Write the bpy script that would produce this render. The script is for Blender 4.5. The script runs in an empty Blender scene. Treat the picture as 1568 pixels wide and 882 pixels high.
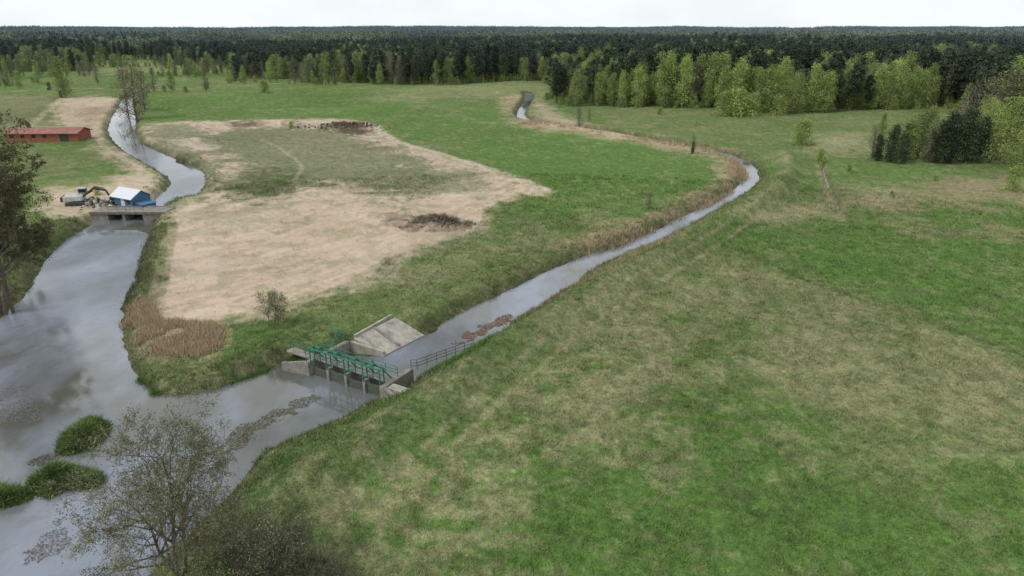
import bpy, bmesh, math, numpy as np
from mathutils import Vector
rng=np.random.default_rng(7)
S=bpy.context.scene
# ------------------------------------------------------------------ survey
# Flat-plain survey: camera station 30 m above the meadow.  G() converts a bearing
# reading to real ground metres on the plain; everything is then built in metres.
H=30.0; F=1060.0; TH=math.atan(400/1060.0); CT,ST=math.cos(TH),math.sin(TH)
WL=-1.2
def G(x,y,z=0.0):
    v=y-441.0; dn=F*ST+v*CT; fw=F*CT-v*ST; t=(H-z)/dn
    return ((x-784.0)*t, fw*t)
def GP(pts,z=0.0): return np.array([G(a,b,z) for a,b in pts])
def sm(x): 
    x=np.clip(x,0,1); return x*x*(3-2*x)
T=rng.random((256,256)).astype(np.float32)
def vn(x,y):
    xi=np.floor(x).astype(np.int64); yi=np.floor(y).astype(np.int64)
    fx=x-xi; fy=y-yi; fx=fx*fx*(3-2*fx); fy=fy*fy*(3-2*fy)
    a=T[xi&255,yi&255]; b=T[(xi+1)&255,yi&255]; c=T[xi&255,(yi+1)&255]; d=T[(xi+1)&255,(yi+1)&255]
    return (a*(1-fx)+b*fx)*(1-fy)+(c*(1-fx)+d*fx)*fy
CR,SR=math.cos(.6),math.sin(.6)
def fbm(x,y,s,o=3,seed=0):
    r=0;a=1;t=0;f=1.0/s
    for i in range(o):
        r=r+a*vn(x*f+17.3*i+seed*31.7+900,y*f+9.1*i+seed*11.9+900); t+=a; a*=.55; f*=2.07
        x,y=x*CR-y*SR,x*SR+y*CR
    return r/t
def smooth_poly(p,closed=True,k=2):
    p=np.asarray(p,float); n=len(p); out=[]
    for i in (range(n) if closed else range(n-1)):
        if closed: a,b,c,d=p[i-1],p[i],p[(i+1)%n],p[(i+2)%n]
        else: a,b,c,d=p[max(i-1,0)],p[i],p[i+1],p[min(i+2,n-1)]
        for j in range(k):
            t=j/k
            out.append(.5*((2*b)+(-a+c)*t+(2*a-5*b+4*c-d)*t*t+(-a+3*b-3*c+d)*t**3))
    if not closed: out.append(p[-1])
    return np.array(out)
def sd_poly(P,poly,M=14.0,closed=True):
    out=np.full(len(P),M)
    lo=poly.min(0)-M; hi=poly.max(0)+M
    m=(P[:,0]>lo[0])&(P[:,0]<hi[0])&(P[:,1]>lo[1])&(P[:,1]<hi[1])
    Q=P[m]
    if len(Q)==0: return out
    d2=np.full(len(Q),1e12); ins=np.zeros(len(Q),bool); n=len(poly)
    x,y=Q[:,0],Q[:,1]
    for i in range(n if closed else n-1):
        a=poly[i]; b=poly[(i+1)%n]; e=b-a; L_=e@e+1e-12
        wx=x-a[0]; wy=y-a[1]
        t=np.clip((wx*e[0]+wy*e[1])/L_,0,1)
        dx=wx-e[0]*t; dy=wy-e[1]*t
        d2=np.minimum(d2,dx*dx+dy*dy)
        if closed and a[1]!=b[1]:
            c=((a[1]>y)!=(b[1]>y))&(x<(b[0]-a[0])*(y-a[1])/(b[1]-a[1])+a[0]); ins^=c
    d=np.sqrt(d2); d[ins]*=-1
    out[m]=np.minimum(d,M)
    return out
# weir local frame
MX,MY=-15.2,57.5; AX=np.array([.857,-.514]); BX=np.array([.514,.857])
def L(a,b): return tuple(np.array([MX,MY])+AX*a+BX*b)
w=WL
pond=[G(*p,w) for p in [(196,330),(150,338),(140,345),(115,360),(82,385),(62,410),(48,440),(0,487),(-120,570),(-500,800),(-500,1300),(0,1400),(120,1050),(190,925),(265,840),(330,780),(372,730),(395,700),(430,680),(480,657),(520,640),(560,618),(588,602)]]+[L(5,-1.0),L(5,1),L(-4,1),L(-4.6,-1)]+[G(*p,w) for p in [(440,552),(405,570),(375,580),(340,592),(290,604),(240,604),(215,587),(203,560),(190,530),(184,490),(190,455),(205,430),(215,390),(228,355),(232,333)]]
pond=smooth_poly(pond)
chan=[L(-4,-1),L(-4,4),L(-1.2,6.2),L(-.4,12.2)]+[G(*p,w) for p in [(700,482),(750,460),(800,435),(850,411),(900,391),(950,376),(1000,355),(1050,329),(1090,311),(1120,293),(1138,278),(1143,265),(1133,252),(1104,240),(1112,235),(1140,245),(1160,262),(1158,280),(1130,302),(1090,325),(1050,348),(1000,372),(960,388),(920,404),(880,433),(840,458),(792,494),(760,518),(722,540)]]+[L(5,3),L(5,-1)]
chan=smooth_poly(chan)
rivA=smooth_poly([G(*p,w) for p in [(190,150),(178,170),(170,185),(166,200),(175,217),(200,237),(235,257),(262,275),(255,292),(240,300),(238,312),(205,320),(196,332),(196,340),(232,340),(240,326),(262,310),(292,306),(306,293),(314,272),(300,258),(265,241),(225,225),(207,207),(208,185),(203,165),(202,150)]])
far=smooth_poly([G(*p,w) for p in [(455,128),(480,126),(500,128),(498,131),(480,130)]])
nar=smooth_poly([G(*p,w) for p in [(1108,237),(1050,224),(1000,215),(950,207),(900,200),(850,192),(815,187),(799,180),(798,172),(805,160),(810,150),(806,143)]],False)
dit=smooth_poly([G(*p,w) for p in [(1256,250),(1262,268),(1270,290),(1280,310),(1286,334)]],False)
isl=[smooth_poly([G(*p,w) for p in q],k=2) for q in [[(90,692),(98,668),(122,660),(135,645),(165,650),(160,670),(140,685),(110,697)],[(45,740),(70,722),(110,714),(150,724),(158,742),(130,750),(95,752),(80,762),(50,752)],[(-40,760),(0,750),(40,754),(44,765),(10,775),(-30,778)]]]
def water_sd(P):
    a=np.minimum(sd_poly(P,pond),sd_poly(P,chan)); a=np.minimum(a,sd_poly(P,rivA)); a=np.minimum(a,sd_poly(P,far))
    a=np.minimum(a,sd_poly(P,nar,closed=False)-1.5)
    for q in isl: a=np.maximum(a,-sd_poly(P,q,3.0))
    return a
dyke=smooth_poly([G(*p) for p in [(330,900),(400,815),(490,735),(595,668),(700,592),(805,520),(900,462),(1000,407),(1100,354),(1170,308),(1205,270),(1200,240)]],False)
mounds=[(G(672,345),5.0,2.0,1.5),(G(525,196),11,5,1.6),(G(380,190),7,3,.7),(G(440,190),5,3,.8),(G(300,218),4,4,.9),(G(585,330),3,1.2,.4),(G(285,240),4,3,.8),(G(470,225),12,6,.6),(G(610,235),8,3,.8)]
def height(P):
    x,y=P[:,0],P[:,1]; sd=water_sd(P)
    land=(fbm(x,y,22,3)-.5)*.7+(fbm(x,y,1.6,3,2)-.5)*.24
    dd=sd_poly(P,dyke,closed=False)
    land=land+2.0*np.exp(-np.abs(dd/2.6)**2.2)
    sdn=sd+(fbm(x,y,2.2,3,5)-.5)*1.1
    z=WL+sm(sdn/(2.2))*(land-WL)
    z=np.where(sdn<0,WL-np.minimum(1.2,-sdn*.45),z)
    d2=sd_poly(P,dit,closed=False)
    z=np.where(d2<2.5,np.minimum(z,WL-.07+sm((d2-.08)/.8)*(z-WL+.07)),z)
    la=(x-MX)*AX[0]+(y-MY)*AX[1]; lb=(x-MX)*BX[0]+(y-MY)*BX[1]
    inb=(la>-4.6)&(la<-.2)&(lb>4.6)&(lb<12.1); z=np.where(inb,np.minimum(z,.05-(la+4.3)*.42),z)
    for (c,rx,ry,h) in mounds:
        q=np.exp(-((x-c[0])/rx)**2-((y-c[1])/ry)**2)
        z=z+h*q*(.35+1.3*fbm(x,y,1.8,3,9))
    r=np.hypot(x,y)
    z=z+sm((r-700)/2500)*((fbm(x,y,700,3,4)-.5)*34)
    return z,sd,dd
# ------------------------------------------------------------------ ground colour (albedo)
C=lambda *a:np.array(a)
GREEN=C(.135,.195,.060); LUSH=C(.108,.195,.046); DRY=C(.33,.305,.17); OLIVE=C(.175,.20,.085); SAND=C(.52,.405,.295); REED=C(.44,.34,.22); DARK=C(.065,.10,.035); MUD=C(.12,.10,.07); PALE=C(.60,.50,.39); RUST=C(.31,.24,.15); WEED=C(.17,.19,.10)
paint=[ # polygon, colour, feather m, strength, noise amp, noise scale
([(1110,375),(1180,345),(1290,334),(1568,332),(1900,335),(2100,640),(1568,548),(1400,492),(1250,440)],LUSH,3,.8,.5,9),
([(560,1000),(600,760),(700,680),(820,655),(1000,660),(1260,670),(1700,740),(2000,1100)],LUSH,8,.7,1.0,7),
([(690,225),(900,212),(1085,245),(1100,272),(1000,305),(850,330),(770,335),(840,292),(760,262)],LUSH,8,.75,.9,12),
([(228,150),(420,137),(560,148),(680,200),(500,183),(340,180),(222,178)],LUSH,10,.6,.9,15),
([(900,165),(1480,180),(1200,240),(1000,205)],OLIVE,8,.45,1.2,15),
([(1250,262),(1400,252),(1900,250),(1900,262),(1400,268),(1270,275)],LUSH,6,.6,1,10),
([(560,150),(700,125),(835,125),(830,155),(700,150)],DRY,14,.4,1.2,14),
([(140,108),(146,97),(345,97),(345,106),(240,112)],C(.27,.29,.13),14,.6,1.2,20),
([(800,600),(900,560),(1000,555),(1020,620),(950,650),(850,655)],DRY,2,.65,3.2,2.2),
([(1110,560),(1150,500),(1300,480),(1450,520),(1568,560),(1800,620),(1568,660),(1350,650),(1200,600)],DRY,4,.5,3.6,2.8),
([(1040,440),(1140,425),(1190,470),(1080,485)],DRY,3,.4,3,2.5),
([(1130,400),(1300,450),(1440,520),(1568,560),(1568,590),(1300,480)],DRY,4,.35,3,2.4),
([(520,790),(580,740),(640,690),(680,700),(640,800),(600,870),(540,860)],DRY,2,.65,3,1.6),
([(700,760),(780,740),(800,800),(740,880),(700,860)],DRY,2,.65,3,1.3),
([(930,480),(1040,470),(1050,530),(950,545)],DRY,3,.5,3,2.2),
([(960,680),(1040,670),(1040,710),(980,715)],DRY,1.5,.7,2,1.5),
([(750,660),(800,655),(820,690),(760,700)],DRY,1.5,.7,2,1.5),
([(870,500),(960,470),(900,540),(830,560)],DRY,3,.35,2.4,2),
([(1300,292),(1400,278),(1568,262),(1900,262),(1900,305),(1500,318),(1330,310)],RUST,5,.7,2.4,6),
([(1280,290),(1340,285),(1400,305),(1300,318)],DRY,4,.7,2,4),
([(1150,330),(1215,312),(1282,318),(1262,332),(1165,340)],DRY,2,.9,1,4),
([(1250,208),(1330,205),(1320,230),(1250,235)],DRY,5,.7,1.4,6),
([(1320,355),(1560,345),(1568,370),(1440,365)],RUST,4,.45,2.4,5),
([(330,500),(430,465),(600,430),(690,385),(790,365),(890,372),(900,388),(700,470),(640,482),(450,535),(400,515)],OLIVE,3,.6,1,3),
([(600,425),(700,385),(800,370),(700,400),(620,440)],DRY,2.5,.4,2.4,3),
([(870,378),(930,350),(1000,335),(1060,300),(1110,290),(1060,332),(1000,354),(930,380)],REED,2.5,.85,1.8,2.5),
([(1055,305),(1108,278),(1098,240),(1130,243),(1146,262),(1132,288),(1090,312)],REED,2.5,.85,1.8,3),
([(772,150),(805,146),(790,172),(830,183),(950,200),(1105,226),(1095,240),(900,206),(790,190)],REED,4,.85,1.3,6),
([(820,150),(835,160),(900,195),(1000,210),(960,210),(850,192),(815,175)],SAND,3,.6,1.4,6),
([(835,458),(900,415),(950,398),(1000,375),(1080,342),(1010,388),(930,425),(870,445)],REED,2,.75,1.6,3),
([(360,770),(400,712),(440,688),(520,648),(600,606),(690,562),(740,545),(735,575),(660,630),(570,685),(480,755),(400,850),(330,900)],C(.075,.125,.04),1.5,.85,1.0,1.8),
([(735,545),(800,500),(860,458),(910,425),(1000,385),(1015,392),(900,452),(800,515),(745,565)],C(.09,.14,.045),1.5,.75,1.2,2),
([(210,525),(240,548),(340,542),(330,495),(420,490),(455,520),(430,548),(370,572),(290,600),(240,597),(205,570)],C(.09,.15,.042),1.5,.85,.9,1.5),
([(228,190),(340,186),(500,182),(560,190),(600,213),(680,238),(760,263),(838,293),(800,300),(770,310),(748,330),(738,352),(700,370),(640,385),(592,405),(580,428),(540,442),(480,455),(420,480),(330,495),(250,500),(222,470),(235,430),(245,380),(252,335),(300,300),(330,270),(280,235),(215,215)],SAND,1.6,1,1.5,4),
([(300,210),(400,194),(520,198),(600,228),(680,262),(600,294),(500,284),(440,302),(345,308),(365,260),(325,240)],WEED,5,.9,2.6,4),
([(420,205),(520,200),(590,240),(500,250),(450,230)],C(.24,.225,.14),5,.7,3,3.5),
([(360,262),(440,258),(455,285),(400,300),(355,303)],C(.10,.125,.05),3,.9,1.6,3),
([(225,192),(300,192),(335,235),(300,255),(226,214)],C(.2,.21,.115),3,.8,2.6,3),
([(560,270),(690,258),(770,285),(700,302),(580,304)],WEED,4,.7,3,3.5),
([(300,325),(420,318),(420,345),(320,350)],WEED,4,.35,3,3),
([(600,405),(585,428),(540,440),(590,400),(720,355),(740,352)],WEED,1.5,.7,1.8,2),
([(-100,150),(60,148),(100,160),(70,195),(-100,205)],C(.26,.23,.14),8,.55,2.4,12),
([(95,150),(186,150),(168,185),(165,217),(190,236),(255,268),(250,296),(190,318),(90,335),(60,300),(85,288),(130,290),(195,262),(150,228),(135,210),(90,190)],SAND,2.2,.9,1.6,5),
([(130,168),(160,165),(150,190),(120,192)],RUST,4,.6,1.5,5),
([(190,448),(228,448),(242,490),(330,495),(338,530),(300,546),(240,542),(205,522),(183,490)],REED,1,.9,1.2,1.2),
([(200,440),(214,400),(232,350),(236,336),(252,336),(262,350),(250,400),(240,450),(205,455)],C(.12,.16,.06),1,.9,.9,1.5),
([(0,430),(40,420),(60,380),(100,352),(130,342),(90,340),(0,350)],C(.12,.14,.06),2,.8,1.2,2),
([(620,350),(640,334),(680,330),(716,345),(700,353),(640,352)],C(.09,.07,.05),1.2,1,1.0,1.2),
([(575,330),(610,330),(640,340),(600,343)],C(.14,.11,.08),1.5,.6,2,1.2),
([(500,198),(515,186),(560,192),(568,205),(520,206)],C(.12,.09,.065),2.5,1,1.5,2),
([(350,188),(400,186),(395,193),(355,194)],C(.14,.11,.075),2,.9,1.5,2),
([(440,186),(455,186),(455,196),(442,196)],C(.12,.10,.06),2,.8,1.5,2),
([(265,215),(290,210),(330,225),(300,232)],PALE,2,.8,1.5,2),
]
paint=[(smooth_poly(GP(a),k=2),b,c,d,e,f) for a,b,c,d,e,f in paint]
paths=[ # polyline, colour, halfwidth, strength
([(250,318),(330,318),(470,302),(620,300),(760,296),(835,293)],PALE,1.6,.6),
([(370,190),(470,188),(560,190),(600,213),(680,238),(760,263),(835,292)],PALE,1.3,.8),
([(400,215),(440,235),(462,255),(452,275),(462,300)],PALE,.5,.3),
([(95,150),(60,180),(30,205)],PALE,1.2,.5),
([(20,140),(120,135),(240,138),(350,130),(430,128)],SAND,1.5,.5),
([(1120,375),(1250,437),(1400,488),(1568,545),(1700,590)],DARK,.3,.8),
([(1105,378),(1130,360),(1160,343),(1250,336)],DARK,.5,.8),
([(645,760),(672,705),(785,598),(910,496),(1010,432),(1125,362),(1195,305)],DRY,.3,.7),
([(610,750),(640,698),(758,590),(888,488),(992,426),(1108,358),(1182,301)],DRY,.28,.65),
([(645,500),(700,468),(780,430),(860,400)],DRY,.5,.5),
([(1010,420),(1180,520),(1300,600)],DARK,.25,.2),
([(250,300),(300,296),(330,280),(345,262)],MUD,.8,.4),
([(1254,240),(1262,268),(1270,290),(1280,310),(1286,334)],REED,1.2,.5),
]
paths=[(smooth_poly(GP(a),False,3),b,c,d) for a,b,c,d in paths]
def colour(P,sd,dd):
    x,y=P[:,0],P[:,1]
    n1=fbm(x,y,26,4,11); n2=fbm(x,y,5,4,12); n3=fbm(x,y,1.1,4,13)
    col=np.tile(GREEN,(len(P),1)); sand=np.zeros(len(P))
    def mix(c,m): 
        nonlocal col; col=col*(1-m[:,None])+c*m[:,None]
    mix(LUSH,sm((fbm(x,y,14,3,15)-.42)/.2)*.6)
    mix(OLIVE,sm((n1-.45)/.18)*.4)
    mix(DRY,sm((n2*.6+n1*.4-.54)/.08)*.25)
    mix(OLIVE,np.exp(-(dd/2.6)**2)*.5); mix(DRY,np.exp(-(dd/1.8)**2)*sm((n2-.45)/.15)*.4)
    for poly,c,fe,st,am,sc in paint:
        s=sd_poly(P,poly,max(14,fe*1.5))
        n=fbm(x,y,sc,4,int(sc*7)%23)*.65+fbm(x,y,.8,3,3)*.35
        m=sm(.5-s/(2*fe)+(n-.5)*am*1.3)*st
        mix(c,m); sand=sand*(1-m)+m*(c is SAND or c is PALE)
    for pl,c,hw,st in paths:
        d=sd_poly(P,pl,closed=False)
        mix(c,sm(1.5-d/hw+(n2-.5)*1.2)*st*sm((n3-.25)/.3))
    rb=sm((3.6-sd)/2.2+(n2-.5)*2.2)*(1-sand)
    mix(C(.14,.14,.07),rb*.4); mix(C(.07,.08,.037),sm((1.9-sd)/1.2+(n3-.5)*2)*.65*(1-.6*sand))
    mix(MUD*.7,np.exp(-np.maximum(sd,0)/.6)*.6)
    mix(C(.06,.055,.035),sm((.1-sd)/.3))
    # worked soil: curving blade streaks and faint green regrowth
    ang=.95+x*.010; u=x*np.cos(ang)+y*np.sin(ang); v=-x*np.sin(ang)+y*np.cos(ang)
    st=fbm(v*1.0,u*.16,.8,3,26)
    col*=(1+(st-.5)*.55*sand)[:,None]
    mix(C(.27,.255,.145),sm((fbm(x,y,2.6,4,27)-.54)/.1)*.45*sand)
    mix(PALE,sm((fbm(x,y,6,4,28)-.54)/.1)*.35*sand)
    ns=1-sand
    mix(DRY,sm((n3*.6+n2*.4-.56)/.06)*.32*ns)
    mix(DARK*1.3,sm((.44-fbm(x,y,1.2,3,21))/.12)*.4*ns)
    col*= (1+(fbm(x,y,.7,3,17)-.5)*(.6-.4*sand))[:,None]
    col*= (0.82+.34*fbm(x,y,34,3,19))[:,None]
    return np.clip(col,0.005,1),sand
# ------------------------------------------------------------------ materials
def newmat(n):
    m=bpy.data.materials.new(n); m.use_nodes=True; nt=m.node_tree; nt.nodes.clear()
    o=nt.nodes.new('ShaderNodeOutputMaterial'); b=nt.nodes.new('ShaderNodeBsdfPrincipled')
    nt.links.new(b.outputs[0],o.inputs[0]); b.inputs['Specular IOR Level'].default_value=.2; b.inputs['Roughness'].default_value=.85
    return m,nt,b
def N(nt,t,**k):
    n=nt.nodes.new(t)
    for a,b in k.items(): setattr(n,a,b)
    return n
def noise(nt,scale,det=4,vec=None,rough=.55):
    n=N(nt,'ShaderNodeTexNoise'); n.inputs['Scale'].default_value=scale; n.inputs['Detail'].default_value=det; n.inputs['Roughness'].default_value=rough
    if vec is not None: nt.links.new(vec,n.inputs['Vector'])
    return n
def mathn(nt,op,a,b=None):
    n=N(nt,'ShaderNodeMath',operation=op)
    for i,v in enumerate((a,b)):
        if v is None: continue
        if isinstance(v,(int,float)): n.inputs[i].default_value=v
        else: nt.links.new(v,n.inputs[i])
    return n.outputs[0]
def mixc(nt,f,a,b,bt='MIX'):
    n=N(nt,'ShaderNodeMix',data_type='RGBA',blend_type=bt)
    for i,v in ((0,f),(6,a),(7,b)):
        if isinstance(v,(int,float)): n.inputs[i].default_value=v
        elif isinstance(v,(tuple,list,np.ndarray)): n.inputs[i].default_value=(*[float(q) for q in v][:3],1)
        else: nt.links.new(v,n.inputs[i])
    return n.outputs[2]
def mrange(nt,v,a,b,c,d):
    n=N(nt,'ShaderNodeMapRange'); nt.links.new(v,n.inputs[0])
    for i,q in enumerate((a,b,c,d)):
        if isinstance(q,(int,float)): n.inputs[i+1].default_value=q
        else: nt.links.new(q,n.inputs[i+1])
    return n.outputs[0]
def ground_mat():
    m,nt,b=newmat('meadow'); a=N(nt,'ShaderNodeVertexColor',layer_name='Col'); s=N(nt,'ShaderNodeAttribute',attribute_name='sand'); g=N(nt,'ShaderNodeNewGeometry').outputs['Position']
    n1=noise(nt,2.3,6,g,.65); n2=noise(nt,9,4,g,.7); k=mathn(nt,'SUBTRACT',1.0,mathn(nt,'MULTIPLY',s.outputs['Fac'],.7))
    v1=mathn(nt,'MULTIPLY',mathn(nt,'SUBTRACT',n1.outputs[0],.5),1.8); v2=mathn(nt,'MULTIPLY',mathn(nt,'SUBTRACT',n2.outputs[0],.5),1.6)
    f=mathn(nt,'ADD',1.0,mathn(nt,'MULTIPLY',mathn(nt,'ADD',v1,v2),k))
    c=N(nt,'ShaderNodeVectorMath',operation='SCALE'); nt.links.new(a.outputs[0],c.inputs[0]); nt.links.new(f,c.inputs['Scale'])
    n3=noise(nt,.9,6,g,.7)
    c2=mixc(nt,mathn(nt,'MULTIPLY',mrange(nt,n3.outputs[0],.56,.72,0,.3),k),c.outputs[0],(.34,.32,.18))
    nt.links.new(c2,b.inputs['Base Color'])
    bp=N(nt,'ShaderNodeBump'); nt.links.new(mathn(nt,'MULTIPLY',k,.8),bp.inputs['Strength']); bp.inputs['Distance'].default_value=.14
    hh=mathn(nt,'ADD',n1.outputs[0],mathn(nt,'MULTIPLY',n2.outputs[0],.5)); nt.links.new(hh,bp.inputs['Height']); nt.links.new(bp.outputs[0],b.inputs['Normal'])
    b.inputs['Specular IOR Level'].default_value=.05; b.inputs['Roughness'].default_value=1
    return m
def blade_mat():
    m,nt,b=newmat('grass_blades'); a=N(nt,'ShaderNodeVertexColor',layer_name='Col'); nt.links.new(a.outputs[0],b.inputs['Base Color']); b.inputs['Specular IOR Level'].default_value=.05; b.inputs['Roughness'].default_value=1; return m
def leaf_mat(n,c1,c2,scale=.35,haze=True,rv=(.6,1.45)):
    m,nt,b=newmat(n); tc=N(nt,'ShaderNodeTexCoord'); oi=N(nt,'ShaderNodeObjectInfo'); ns=noise(nt,scale,4,tc.outputs['Object'],.7)
    c=mixc(nt,mrange(nt,ns.outputs[0],.35,.65,0,1),c1,c2)
    v=mrange(nt,oi.outputs['Random'],0,1,*rv); s=N(nt,'ShaderNodeVectorMath',operation='SCALE'); nt.links.new(c,s.inputs[0]); nt.links.new(v,s.inputs['Scale']); c=s.outputs[0]
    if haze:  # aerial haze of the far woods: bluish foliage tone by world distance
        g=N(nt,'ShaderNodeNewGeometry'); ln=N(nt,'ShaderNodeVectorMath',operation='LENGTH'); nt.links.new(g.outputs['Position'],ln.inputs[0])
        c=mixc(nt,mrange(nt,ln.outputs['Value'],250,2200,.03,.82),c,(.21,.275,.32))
    nt.links.new(c,b.inputs['Base Color']); b.inputs['Specular IOR Level'].default_value=.1; b.inputs['Roughness'].default_value=.9
    return m
def solid(n,c,rough=.8,var=.25,scale=3,metal=0,bump=.02):
    m,nt,b=newmat(n); tc=N(nt,'ShaderNodeTexCoord'); ns=noise(nt,scale,6,tc.outputs['Object'],.65)
    c=np.array(c); o=mixc(nt,mrange(nt,ns.outputs[0],.3,.7,0,1),c*(1-var),np.clip(c*(1+var),0,1)); nt.links.new(o,b.inputs['Base Color'])
    b.inputs['Roughness'].default_value=rough; b.inputs['Metallic'].default_value=metal
    bp=N(nt,'ShaderNodeBump'); bp.inputs['Distance'].default_value=bump; nt.links.new(ns.outputs[0],bp.inputs['Height']); nt.links.new(bp.outputs[0],b.inputs['Normal'])
    return m
def water_mat():
    m,nt,b=newmat('river_water'); g=N(nt,'ShaderNodeNewGeometry').outputs['Position']
    mp=N(nt,'ShaderNodeMapping'); mp.inputs['Scale'].default_value=(1,.5,1); mp.inputs['Rotation'].default_value=(0,0,.5); nt.links.new(g,mp.inputs[0])
    big=noise(nt,.07,5,mp.outputs[0],.6); 
    c=mixc(nt,mrange(nt,big.outputs[0],.42,.6,0,1),(.11,.115,.095),(.25,.27,.32))
    n5=noise(nt,.5,6,g,.7); c=mixc(nt,mrange(nt,n5.outputs[0],.54,.66,0,.5),c,(.15,.13,.09))
    nt.links.new(c,b.inputs['Base Color'])
    b.inputs['IOR'].default_value=1.7; b.inputs['Specular IOR Level'].default_value=.5
    nt.links.new(mrange(nt,big.outputs[0],.4,.65,.02,.12),b.inputs['Roughness'])
    r=noise(nt,2.6,4,mp.outputs[0],.6); bp=N(nt,'ShaderNodeBump'); bp.inputs['Distance'].default_value=.02
    nt.links.new(mrange(nt,big.outputs[0],.42,.6,.15,.9),bp.inputs['Strength'])
    nt.links.new(r.outputs[0],bp.inputs['Height']); nt.links.new(bp.outputs[0],b.inputs['Normal'])
    return m
M_ground=ground_mat(); M_blade=blade_mat(); M_water=water_mat()
M_bark=solid('bark',(.15,.13,.10),.95,.35,4); M_barkp=solid('pine_bark',(.09,.065,.05),.95,.35,4); M_barkb=solid('birch_bark',(.33,.31,.28),.9,.4,5)
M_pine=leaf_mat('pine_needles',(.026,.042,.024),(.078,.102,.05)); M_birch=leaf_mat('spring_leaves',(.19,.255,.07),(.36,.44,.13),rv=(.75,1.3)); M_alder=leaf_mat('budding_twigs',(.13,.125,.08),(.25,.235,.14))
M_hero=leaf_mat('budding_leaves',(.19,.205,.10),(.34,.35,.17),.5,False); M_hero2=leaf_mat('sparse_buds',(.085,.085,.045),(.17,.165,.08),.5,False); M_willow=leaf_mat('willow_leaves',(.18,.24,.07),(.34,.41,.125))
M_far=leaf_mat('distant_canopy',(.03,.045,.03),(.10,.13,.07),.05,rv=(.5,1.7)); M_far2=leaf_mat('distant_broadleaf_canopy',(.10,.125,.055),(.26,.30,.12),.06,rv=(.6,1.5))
M_conc=solid('concrete',(.27,.25,.215),.9,.4,1.5); M_concp=solid('pale_concrete',(.40,.37,.31),.9,.4,.9); M_green=solid('green_paint',(.05,.19,.12),.55,.35,3); M_dark=solid('dark_steel',(.06,.06,.06),.6,.3,3); M_wood=solid('gate_boards',(.10,.11,.085),.9,.35,3)
# ------------------------------------------------------------------ mesh helpers
def mk(name,V,Fc,mats,cols=None,smooth=False,midx=None,parent=None,link=True):
    V=np.asarray(V,np.float32); Fc=np.asarray(Fc,np.int32); n,k=Fc.shape
    me=bpy.data.meshes.new(name); me.vertices.add(len(V)); me.vertices.foreach_set('co',V.ravel())
    me.loops.add(n*k); me.loops.foreach_set('vertex_index',Fc.ravel()); me.polygons.add(n); me.polygons.foreach_set('loop_start',np.arange(0,n*k,k,dtype=np.int32))
    if midx is not None: me.polygons.foreach_set('material_index',np.asarray(midx,np.int32))
    if not isinstance(mats,(list,tuple)): mats=[mats]
    for m in mats:
        if m: me.materials.append(m)
    me.update(calc_edges=True)
    me.polygons.foreach_set('use_smooth',np.full(n,bool(smooth)))
    if cols is not None:
        ca=me.color_attributes.new('Col','FLOAT_COLOR','POINT'); cc=np.ones((len(V),4),np.float32); cc[:,:3]=cols; ca.data.foreach_set('color',cc.ravel())
    if not link: return me
    o=bpy.data.objects.new(name,me); S.collection.objects.link(o)
    if parent: o.parent=parent
    return o
def empty(name,loc=(0,0,0),rz=0,parent=None):
    o=bpy.data.objects.new(name,None); o.location=loc; o.rotation_euler=(0,0,rz); o.empty_display_size=.5; S.collection.objects.link(o)
    if parent: o.parent=parent
    return o
# ------------------------------------------------------------------ ground sheet
rr=np.concatenate([[.3,5,10,15],np.geomspace(20,8000,860)])
an=np.concatenate([np.radians(np.linspace(-48,48,1000)),np.radians(np.linspace(52,308,60))])
R_,A_=np.meshgrid(rr,an,indexing='ij'); P=np.stack([(R_*np.sin(A_)).ravel(),(R_*np.cos(A_)).ravel()],1)
z,sd,dd=height(P); col,sand=colour(P,sd,dd)
nr,na=len(rr),len(an); idx=np.arange(nr*na).reshape(nr,na); nx=np.roll(idx,-1,axis=1)
Fq=np.stack([idx[:-1],nx[:-1],nx[1:],idx[1:]],-1).reshape(-1,4)[:,::-1]
gr=mk('ground',np.column_stack([P,z]),Fq,M_ground,cols=col,smooth=True)
at=gr.data.attributes.new('sand','FLOAT','POINT'); at.data.foreach_set('value',sand.astype(np.float32))
# water sheet
wx=np.linspace(-260,140,3); wy=np.linspace(-20,520,3); V=[(a,b,WL) for b in wy for a in wx]
mk('river_water',V,[(j*3+i,j*3+i+1,j*3+i+4,j*3+i+3) for j in range(2) for i in range(2)],M_water)
# ------------------------------------------------------------------ grass & reeds
def blades(name,P,z,cols,n,h,wd,lean=.5,spread=.15,dh=None):
    N0=len(P); k=N0*n
    hh=np.repeat(h if np.ndim(h) else np.full(N0,h),n)*(.5+rng.random(k)*.8)
    off=rng.normal(0,1,(k,2))*np.repeat(spread if np.ndim(spread) else np.full(N0,spread),n)[:,None]
    b=np.column_stack([np.repeat(P,n,0)+off,np.repeat(z,n)-.03])
    a=rng.random(k)*6.283; ww=np.repeat(wd if np.ndim(wd) else np.full(N0,wd),n)*(.6+.8*rng.random(k))
    d=np.column_stack([np.cos(a),np.sin(a),np.zeros(k)])*ww[:,None]
    tip=b+np.column_stack([rng.normal(0,lean,(k,2))*hh[:,None],hh])
    V=np.stack([b-d,b+d,tip],1).reshape(-1,3); Fc=np.arange(3*k).reshape(k,3)
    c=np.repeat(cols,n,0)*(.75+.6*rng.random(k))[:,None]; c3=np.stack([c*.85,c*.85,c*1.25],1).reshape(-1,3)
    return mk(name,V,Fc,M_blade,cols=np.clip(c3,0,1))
def ring(n,r0,r1,ang=46):
    u=rng.random(n); r=np.exp(np.log(r0)+u*(np.log(r1/r0))); a=np.radians(rng.uniform(-ang,ang,n)); return np.stack([r*np.sin(a),r*np.cos(a)],1)
P=ring(90000,30,150); z,sd,dd=height(P); col,sand=colour(P,sd,dd); rad=np.hypot(P[:,0],P[:,1])
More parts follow.
